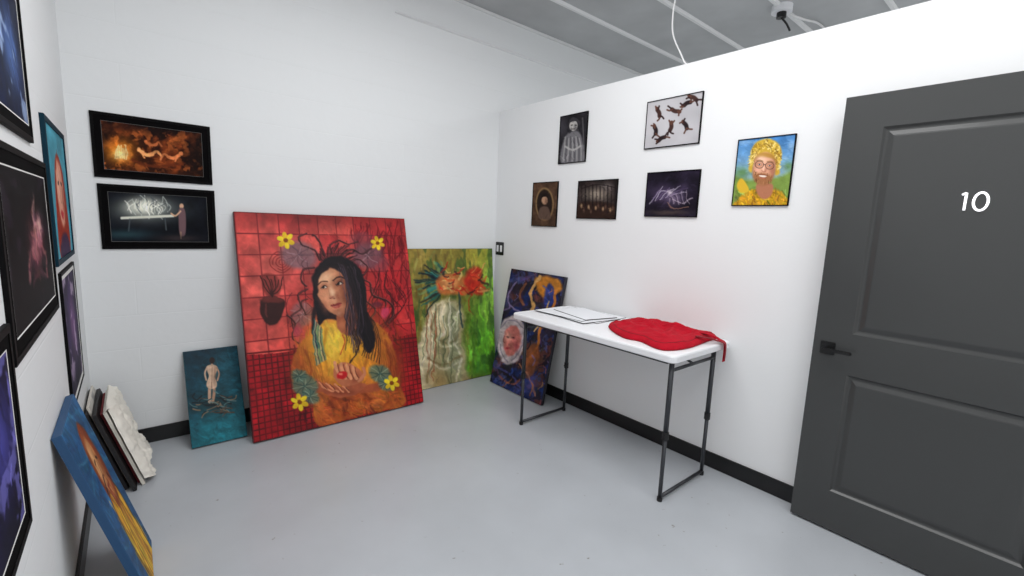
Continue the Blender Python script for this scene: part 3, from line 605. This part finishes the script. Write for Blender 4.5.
# ---- six pictures on the right wall
RW = dict(rz=R(-90), fw=.005, t=.012, nm='wall_print', group=None, cat='picture')
cs = [(561,116),(588,112),(587,162),(559,164)]; A = Art(70, 120, cs, (34,32,36))
A.noise(8,.45,121).glow(563,125,5,10,(70,68,74),.7).poly([(564,140),(570,132),(579,131),(584,142),(586,164),(562,164)],(112,110,114),1,2).ell(574,125,4.2,5.4,(184,180,176),0,1,1).poly([(568.5,123),(573,116.6),(580,120.6),(580,126),(577,121),(571,121.5)],(54,52,56),1,1).glow(576,127,2,4,(90,88,90),.7)
for k in range(9): A.line([(566+k*1.8,136+k%3),(565+k*2.2,148),(564+k*2.4,162)],.8,((196,194,190),(48,46,50))[k%2],.6)
A.line([(571.6,124.6),(573,124.4)],.9,(36,36,36)).line([(575.6,124.6),(577,124.8)],.9,(36,36,36)).line([(572.6,128.4),(575.6,128.4)],.8,(60,50,50)).line([(566,146),(574,150),(582,146)],2,(170,168,166),.9).line([(583,118),(586,152)],1.2,(92,90,92),.8).strokes(90,5,1,.3,80,40,7,a=.5)
wall_pic(0, XR, cs, art=A, label='grey monochrome print of a seated figure, upper left of six on right wall', **RW)
cs = [(648,101),(703,93),(701,144),(645,149)]; A = Art(130, 120, cs, (186,184,188)); A.noise(30,.1,123)
rs = np.random.RandomState(11)
for (x, y, rr) in ((659,112,70),(688,104,-25),(656,130,80),(672,127,100),(687,126,60),(663,139,-30),(676,110,200),(694,99,30)):
    c = ((40,30,32),(66,44,40))[rs.randint(2)]; dx, dy = math.cos(R(rr)), math.sin(R(rr))
    A.line([(x-3.4*dx, y-3.4*dy), (x+.8*dy, y-.8*dx), (x+3.4*dx, y+3.4*dy)], 4.2, c, 1, 1).ell(x-5.2*dx, y-5.2*dy, 1.6, 1.7, (90,56,46), 0, 1, .8)
    for bx, sgn, ln in ((-3,1,4.6),(-3,-1,4.6),(3.2,1,5.6),(3.2,-1,5.6)):
        bx0, by0 = x+bx*dx, y+bx*dy; sg = 1 if bx > 0 else -1; j = rs.uniform(.2, 1.0)
        ex, ey = sg*dx*math.cos(j)-sgn*dy*math.sin(j), sg*dy*math.cos(j)+sgn*dx*math.sin(j); j2 = rs.uniform(-.9, .9); fx_, fy_ = ex*math.cos(j2)-ey*math.sin(j2), ex*math.sin(j2)+ey*math.cos(j2)
        A.line([(bx0, by0), (bx0+ex*ln*.5, by0+ey*ln*.5), (bx0+ex*ln*.5+fx_*ln*.5, by0+ey*ln*.5+fy_*ln*.5)], 1.7, ((50,34,34),(90,60,50))[rs.randint(2)], .95)
wall_pic(0, XR, cs, art=A, label='light grey print of several small dark leaping figures on right wall', **RW)
cs = [(738,140),(795,134),(791,206),(733,206)]; A = Art(170, 200, cs, (120,168,206))
A.grad(766,138,(70,128,190),766,182,(160,192,210)).blot(10,.5,(196,214,226),.6,124,soft=.2,reg=(766,156,40,24)).poly([(730,176),(750,179),(780,176),(800,171),(800,212),(730,212)],(120,146,70),1,5).glow(742,172,9,6,(84,124,66),.85).glow(790,166,6,5,(84,124,66),.8).noise(8,.15,125).strokes(200,7,1.4,.14,5,30,8,a=.5)
A.poly([(736,210),(741,197),(753,190),(778,190),(789,197),(792,210)],(196,148,40),1,2)
A.strokes(160,6,1.4,.4,60,60,81,reg=(736,191,792,208),a=.7,hue=16)
A.poly([(741,193),(737,185),(741,178),(746,182),(750,191)],(216,176,54),1,1.5)
A.poly([(758,184),(774,184),(774,195),(766,200),(759,194)],(176,116,88),1,2)
A.local(765, 165, 6)
A.poly([(-15,-4),(-16,-14),(-11,-23),(0,-27),(11,-23),(16,-13),(15,-2),(17,6),(12,8),(10,-6),(0,-11),(-10,-6),(-12,8),(-16,5)],(204,166,60),1,2)
rs = np.random.RandomState(33)
for k in range(210):
    t = rs.uniform(math.pi*.93, math.pi*2.07); r_ = rs.uniform(.62,1.04); x = 16*r_*math.cos(t); y = -4+22*r_*math.sin(t)
    if abs(x) < 10 and y > -11: continue
    A.line([(x, y), (x+rs.uniform(-1.6,1.6), y+rs.uniform(-1.4,1.4)), (x+rs.uniform(-2.4,2.4), y+rs.uniform(0,2.6))], .9, ((236,206,104),(150,110,34),(216,182,74),(112,82,28),(250,232,150))[k % 5], .7)
A.ell(0,3,11.4,16.6,(222,164,134),0,1,1.6).poly([(-11,-4),(-8,-11),(0,-13),(8,-11),(11,-4),(6,-8),(-6,-8)],(176,130,52),.9,2)
A.glow(-4,-6,6,3.6,(248,208,180),.8).glow(-7,5,3,3,(236,176,154),.8).glow(9,3,3.4,10,(160,100,78),.8).glow(-.5,2,1.3,4.6,(250,204,178),.8).glow(-9.6,-2,2,7,(180,122,98),.6).glow(1.8,4,1.2,2.4,(176,112,90),.6)
A.poly([(-11.4,3),(-9.4,9),(-4.4,8.4),(0,7.4),(4.4,8.4),(9.6,9),(11.2,3),(10.6,12),(6,18.6),(0,20.4),(-6,18.6),(-10.6,12)],(150,98,62),.85,3)
for k in range(60): 
    x = rs.uniform(-10.5,10.5); y = 8+rs.rand()*10-abs(x)*.25; A.line([(x, y), (x+rs.uniform(-.6,.6), y+2.4)],.6,((196,144,98),(104,64,40),(140,90,58))[k%3],.65)
A.poly([(-4,10.3),(0,9.9),(4,10.3),(2.2,11.7),(-2.2,11.7)],(236,220,208),1,.8).line([(-5,9.6),(0,9.2),(5,9.6)],.8,(120,64,46),.8).line([(-3,12.4),(0,13),(3,12.4)],.8,(190,100,88),.8)
for x in (-5.4, 5.4):
    A.glow(x,-.8,3.6,2.2,(166,110,86),.75); A.ell(x,-.6,1.4,.65,(226,214,202),0,.95,.6).ell(x,-.6,.75,.7,(44,50,60),0,1,.6).line([(x-3.2,-4.2),(x,-5),(x+3,-4.2)],.8,(130,88,52),.85)
    A.line([(x+4.4*math.cos(t),-.4+3.5*math.sin(t)) for t in np.linspace(0,6.29,14)],.55,(54,38,34),.85,.6)
A.line([(-1,-1),(1,-1)],.6,(54,38,34)).line([(-2,5.4),(0,6.2),(2.2,5.4)],.7,(160,94,74),.8).glob().strokes(110,3,.7,.14,70,60,9,a=.4)
wall_pic(0, XR, cs, art=A, label='colourful portrait print of smiling bearded person in glasses and yellow against blue sky', **RW)
cs = [(534,183),(559,181),(557,226),(532,227)]; A = Art(70, 120, cs, (80,58,44))
A.noise(6,.45,127).ell(545.5,204,9.5,17,(134,106,72),0,1,1).ell(545.5,204,8,15,(38,28,24),0,1,1).poly([(539,218),(541,208),(549,207),(552,218),(546,220)],(92,72,62),1,1.5).ell(545.5,200,3.1,4.4,(184,144,116),0,1,1.2).poly([(541.6,200),(542.4,194),(548,193),(549.6,200),(547.6,196.6),(543.4,197)],(30,22,20),1,1).glow(547,201,1.4,3,(104,74,60),.8).strokes(60,4,.9,.3,80,60,11,a=.4)
wall_pic(0, XR, cs, art=A, label='small brown print with an oval portrait, nearest the corner on right wall', **RW)
cs = [(579,181),(618,179),(617,219),(577,219)]; A = Art(100, 100, cs, (40,32,32))
A.noise(7,.5,129).glow(598,194,13,7,(170,156,140),.85).glow(608,186,6,4,(130,120,118),.7).poly([(577,206),(590,201),(618,205),(618,220),(577,220)],(48,32,26),.9,3)
for k in range(10): A.line([(582+k*3.8,184+(k%3)),(582.4+k*3.8,206)],.8+(k%2)*.5,(22,17,19),.75)
A.line([(582,188),(598,184),(616,187)],.9,(26,20,22),.8)
for k in range(14): A.ell(582+k*2.5,206+(k*5)%7,1,2.1,((180,146,112),(96,70,58),(40,28,28))[k%3],0,.85,1.2)
A.strokes(110,5,.9,.4,5,60,13,a=.5)
wall_pic(0, XR, cs, art=A, label='dark brown print of a dim columned interior, lower row centre of right wall', **RW)
cs = [(648,173),(701,169),(698,217),(645,217)]; A = Art(130, 120, cs, (30,25,38))
A.noise(9,.5,131).glow(662,194,12,9,(78,64,94),.8).strokes(120,7,1.2,.4,-20,50,14,a=.5); A.warp(1.4,6,132)
for k in range(14): A.line([(650+k*1.8,204-k*.7),(657+k*1.6,195-(k*3)%5),(663+k*2,186+(k*5)%9)],.8,((200,190,206),(104,86,122),(50,42,66))[k%3],.75)
A.glow(676,198,9,6,(120,104,132),.8).glow(671,192,3,2,(216,204,214),.9).glow(685,187,5,4,(60,50,74),.8).line([(674,199),(684,203),(694,198)],1,(190,174,186),.7).line([(668,203),(676,209),(690,207)],1,(140,104,90),.8).glow(670,213,20,2.5,(84,70,64),.7)
for k in range(10): A.line([(668+k*2.4,190+(k*7)%8),(671+k*2.2,196+(k*3)%7),(670+k*2.6,204)],.7,((180,164,178),(30,24,38))[k%2],.6)
wall_pic(0, XR, cs, art=A, label='dark purple print with pale streaked shapes, lower row right on right wall', **RW)

# ------------------------------------------------------------ light switch
P0 = on(500, 248.5, 0, XR)
S = thing('light_switch', 'black light switch plate with two white rockers beside the room corner', 'light switch', (XR, P0.y, P0.z-.06), (0, 0, R(-90)))
obj('plate', BX(-.058, -.007, 0, .058, 0, .12), M['black'], S, bev=.003)
for x in (-.026, .026): obj('rocker', BX(x-.014, -.012, .03, x+.014, -.006, .09), M['white'], S, bev=.002)

# ------------------------------------------------------------ folding table
TZ = .805; TX0, TX1, TY0, TY1 = 2.02, 2.622, 1.14, 2.40
T = thing('folding_table', 'white plastic folding table on grey steel legs along right wall', 'table', ((TX0+TX1)/2, (TY0+TY1)/2, 0))
hw, hl = (TX1-TX0)/2, (TY1-TY0)/2
def rrect(hw, hl, r, n=6):
    out = []
    for sx, sy, a0 in ((1,1,0),(-1,1,90),(-1,-1,180),(1,-1,270)):
        for k in range(n+1):
            a = R(a0+90*k/n); out.append((sx*(hw-r)+r*math.cos(a), sy*(hl-r)+r*math.sin(a)))
    return out
def slab(loops):
    bm = bmesh.new(); L = [[bm.verts.new((x, y, z)) for x, y in pts] for pts, z in loops]
    for A_, B_ in zip(L, L[1:]):
        n = len(A_)
        for k in range(n): bm.faces.new((A_[k], A_[(k+1) % n], B_[(k+1) % n], B_[k]))
    bm.faces.new(L[0][::-1]); bm.faces.new(L[-1]); return bm
obj('tabletop', slab([(rrect(hw-.008, hl-.008, .03), TZ-.042), (rrect(hw, hl, .035), TZ-.036), (rrect(hw, hl, .035), TZ-.01), (rrect(hw-.003, hl-.003, .034), TZ-.003), (rrect(hw-.009, hl-.009, .03), TZ)]), M['white'], T)
for s in (-1, 1):
    obj('side_rail', BX(s*(hw-.05)-.011, -hl+.06, TZ-.060, s*(hw-.05)+.011, hl-.06, TZ-.041), M['steel'], T, bev=.002)
for s, yl in ((-1, 1.18-(TY0+TY1)/2), (1, 2.30-(TY0+TY1)/2)):
    for xl in (2.068-(TX0+TX1)/2, 2.505-(TX0+TX1)/2):
        lg = obj('leg', TB([(xl, yl, TZ-.045), (xl, yl, .36)], .0130, 12), M['steel'], T, True)
        obj('lower_tube', TB([(xl, yl, .37), (xl, yl, .018)], .0105, 12), M['steel'], lg, True)
        bm = TB([(xl, yl, .385), (xl, yl, .345)], .0165, 12); tube(bm, [(xl, yl, .365), (xl-.024, yl, .365)], .005, 8); obj('lock_collar', bm, M['rubber'], lg)
        obj('rubber_foot', TB([(xl, yl, .022), (xl, yl, 0.001)], .014, 12), M['rubber'], lg)
    xa, xb = 2.068-(TX0+TX1)/2, 2.505-(TX0+TX1)/2
    obj('foot_bar', TB([(xa, yl, .022), (xb, yl, .022)], .010, 12), M['steel'], T, True)
    obj('cross_bar', TB([(xa, yl, .715), (xb, yl, .715)], .009, 12), M['steel'], T, True)
    xm = (xa+xb)/2
    obj('fold_brace', TB([(xm, yl, .715), (xm, yl-s*.16, TZ-.045)], .007, 8), M['steel'], T, True)

# ------------------------------------------------------------ boards on the table
def board(cx_, cy3, w, l, rz, z, lab, b_=.003):
    o = thing('foam_board', lab, 'board', (cx_, cy3, z), (0, 0, R(rz)), 'boards lying on the folding table')
    obj('board_core', BX(-w/2, -l/2, 0, w/2, l/2, .0022), M['black'], o)
    obj('sheet', BX(-w/2+b_, -l/2+b_, .0022, w/2-b_, l/2-b_, .0030), M['foam'], o)
board(2.42, 2.11, .34, .52, 4, TZ+.0005, 'bottom white sheet of the stack on the table, sticking out at the wall side')
board(2.37, 2.10, .34, .49, -6, TZ+.0038, 'second white sheet from the table in the stack, turned slightly', .007)
board(2.35, 2.14, .30, .44, 2, TZ+.0071, 'third white sheet from the table in the stack, shifted to room side')
board(2.42, 2.08, .27, .38, -12, TZ+.0104, 'topmost small white sheet of the stack on the table', .005)

# ------------------------------------------------------------ red bag
out = [(608,323),(615,317),(640,317.5),(664,316.5),(690,320),(717,323.5),(724,327),(723,335),(708,340),(690,346.5),(670,349),(656,347),(640,340),(624,336.5),(611,329)]
W = [on(x, y, 2, TZ+.012) for x, y in out]; W = [(p.x, p.y) for p in W]
W = [(max(TX0+.01, min(TX1-.030, x)), min(1.77, max(TY0+.015, y))) for x, y in W]
W = cr(W, True, 6); W = [(min(TX1-.024, x), min(1.785, y)) for x, y in W]; cxb = sum(p[0] for p in W)/len(W); cyb = sum(p[1] for p in W)/len(W)
B = thing('tote_bag', 'bright red fabric bag lying flat on right end of folding table', 'bag', (cxb, cyb, TZ+.001))
def ridge(X, Y, ox_, oy_, an, wd, amp, l=.16):
    c, n = math.cos(R(an)), math.sin(R(an)); u = (X-ox_)*c+(Y-oy_)*n; v = -(X-ox_)*n+(Y-oy_)*c
    return amp*math.exp(-(v/wd)**2)*math.exp(-(u/l)**2)
def cloth_h(X, Y):
    h = .042
    for a in ((-.10,.12,70,.020,.013),(-.05,.02,95,.016,-.014),(.02,.10,60,.018,.014),(.06,-.06,110,.018,.014),(-.08,-.12,20,.018,.015),(.03,-.16,0,.014,-.012),(.10,.03,85,.018,.011),(0,-.04,40,.015,-.014),(-.02,.2,10,.018,.010),(.08,-.2,50,.018,.012),(-.12,-.02,60,.018,.012),(0,.28,90,.018,-.01)): h += ridge(X, Y, *a)
    h += .012*(float(fbm(np.array([X]), np.array([Y]), .08, 5)[0])-.5)*2
    return h
bm = bmesh.new(); rings = []; NR = 40
for k in range(1, NR+1):
    s = (k/NR)**.7; row = []
    for j, (x, y) in enumerate(W):
        X, Y = (x-cxb)*s, (y-cyb)*s
        row.append(bm.verts.new((X, Y, .004+cloth_h(X, Y)*max(0, 1-s**6)**.55)))
    rings.append(row)
c0 = bm.verts.new((0, 0, cloth_h(0, 0))); n = len(W)
for k in range(n): bm.faces.new((c0, rings[0][k], rings[0][(k+1) % n]))
for A_, B_ in zip(rings, rings[1:]):
    for k in range(n): bm.faces.new((A_[k], B_[k], B_[(k+1) % n], A_[(k+1) % n]))
bot = [bm.verts.new((v.co.x*.98, v.co.y*.98, 0)) for v in rings[-1]]
for k in range(n): bm.faces.new((rings[-1][k], bot[k], bot[(k+1) % n], rings[-1][(k+1) % n]))
bm.faces.new(bot[::-1]); obj('bag_body', bm, M['red'], B, True)
def ribbon(pts, wv, t=.003):
    bm = bmesh.new(); P = [Vector(p) for p in cr(pts, False, 6)]; wv = Vector(wv); R_ = []
    for i, p in enumerate(P):
        tg = (P[min(i+1, len(P)-1)]-P[max(i-1, 0)]).normalized(); nn = tg.cross(wv).normalized()*t/2
        R_.append([bm.verts.new(p+wv/2+nn), bm.verts.new(p-wv/2+nn), bm.verts.new(p-wv/2-nn), bm.verts.new(p+wv/2-nn)])
    for A_, B_ in zip(R_, R_[1:]):
        for k in range(4): bm.faces.new((A_[k], A_[(k+1) % 4], B_[(k+1) % 4], B_[k]))
    bm.faces.new(R_[0]); bm.faces.new(R_[-1][::-1]); return bm
obj('seam', TB([((x-cxb)*.90, (y-cyb)*.90, .004+cloth_h((x-cxb)*.9, (y-cyb)*.9)*(1-.9**6)**.55) for x, y in W], .0022, 6, True), M['redd'], B, True)
fl = [(-.02,.25),(.12,.22),(.19,.10),(.20,-.10),(.12,-.19),(.06,-.10),(.03,.05),(-.01,.14)]
fl = cr([(x*.66+.01, y*.8) for x, y in fl], True, 5); bm = bmesh.new(); fcx = sum(p[0] for p in fl)/len(fl); fcy = sum(p[1] for p in fl)/len(fl); rr_ = []
for k in range(0, 11):
    s = max(.02, k/10); rr_.append([bm.verts.new((fcx+(x-fcx)*s, fcy+(y-fcy)*s, cloth_h(fcx+(x-fcx)*s, fcy+(y-fcy)*s)*(.72 if k == 10 else 1)+.002+.012*(1-s**5))) for x, y in fl])
n = len(fl)
for A_, B_ in zip(rr_, rr_[1:]):
    for k in range(n): bm.faces.new((A_[k], B_[k], B_[(k+1) % n], A_[(k+1) % n]))
bm.faces.new(rr_[0]); obj('flap', bm, M['red'], B, True)
ox = 2.515-cxb; oy = TY0-cyb
obj('strap', ribbon([(ox-.05, oy+.11, .046), (ox-.03, oy+.06, .040), (ox-.01, oy+.02, .020), (ox, oy-.010, .001), (ox+.003, oy-.014, -.05), (ox+.006, oy-.012, -.105)], (.030, 0, 0)), M['red'], B, True)
obj('strap', ribbon([(ox-.16, oy+.08, .044), (ox-.10, oy+.04, .034), (ox-.045, oy+.014, .018), (ox-.014, oy-.018, 0), (ox-.010, oy-.022, -.05), (ox-.006, oy-.020, -.09)], (.026, .008, 0)), M['redd'], B, True)

# ------------------------------------------------------------ overhead bits
pts = [on(x, y, 0, XR+.06) for x, y in ((676,-6),(673,14),(673,34),(680,52),(689,63))]
pts[-1].z = ZP+.006; top = Vector((pts[0].x+.02, pts[0].y+.02, ZC-.002))
cb = obj('hanging_cable', TB(cr([tuple(top), tuple((top+pts[0])/2+Vector((.03, .02, 0)))]+[tuple(p) for p in pts]+[(pts[-1].x+.02, pts[-1].y-.12, ZP+.006)], False, 6), .005, 8), M['cable'], smooth=True)
cb['label'] = 'white cable looping from ceiling down to the partition top'; cb['category'] = 'cable'
J = on(782, 10, 2, ZC-.03)
jb = thing('ceiling_fixture', 'small round white ceiling fixture with cords above the partition', 'ceiling fixture', (J.x, J.y, ZC))
obj('base', TB([(0, 0, 0), (0, 0, -.05)], .075, 24), M['white'], jb)
obj('socket', TB([(0, 0, -.05), (0, 0, -.09)], .035, 16), M['black'], jb)
obj('black_cord', TB(cr([(0, 0, -.085), (.04, -.03, -.13), (.07, -.05, -.18)], False, 6), .008, 8), M['black'], jb, True)
obj('white_cord', TB(cr([(.06, 0, -.03), (.25, -.08, -.05), (.5, -.1, -.012), (.8, -.1, -.012)], False, 6), .009, 8), M['cable'], jb, True)

# ------------------------------------------------------------ lights
def area(loc, sx, sy, p, rot=(0,0,0), col=(1,1,1)):
    l = bpy.data.lights.new('panel_light', 'AREA'); l.shape = 'RECTANGLE'; l.size = sx; l.size_y = sy; l.energy = p; l.color = col
    o = bpy.data.objects.new('panel_light', l); C.objects.link(o); o.location = loc; o.rotation_euler = rot
area((1.2, 1.3, 3.15), 1.6, 1.8, 44)
area((1.2, -.3, 3.15), 1.6, .9, 22)
area((4.6, .6, 3.1), 1.2, 1.2, 34)
w = bpy.data.worlds.new('world'); bpy.context.scene.world = w; w.use_nodes = True
w.node_tree.nodes['Background'].inputs['Color'].default_value = (.98, .99, 1, 1); w.node_tree.nodes['Background'].inputs['Strength'].default_value = .95
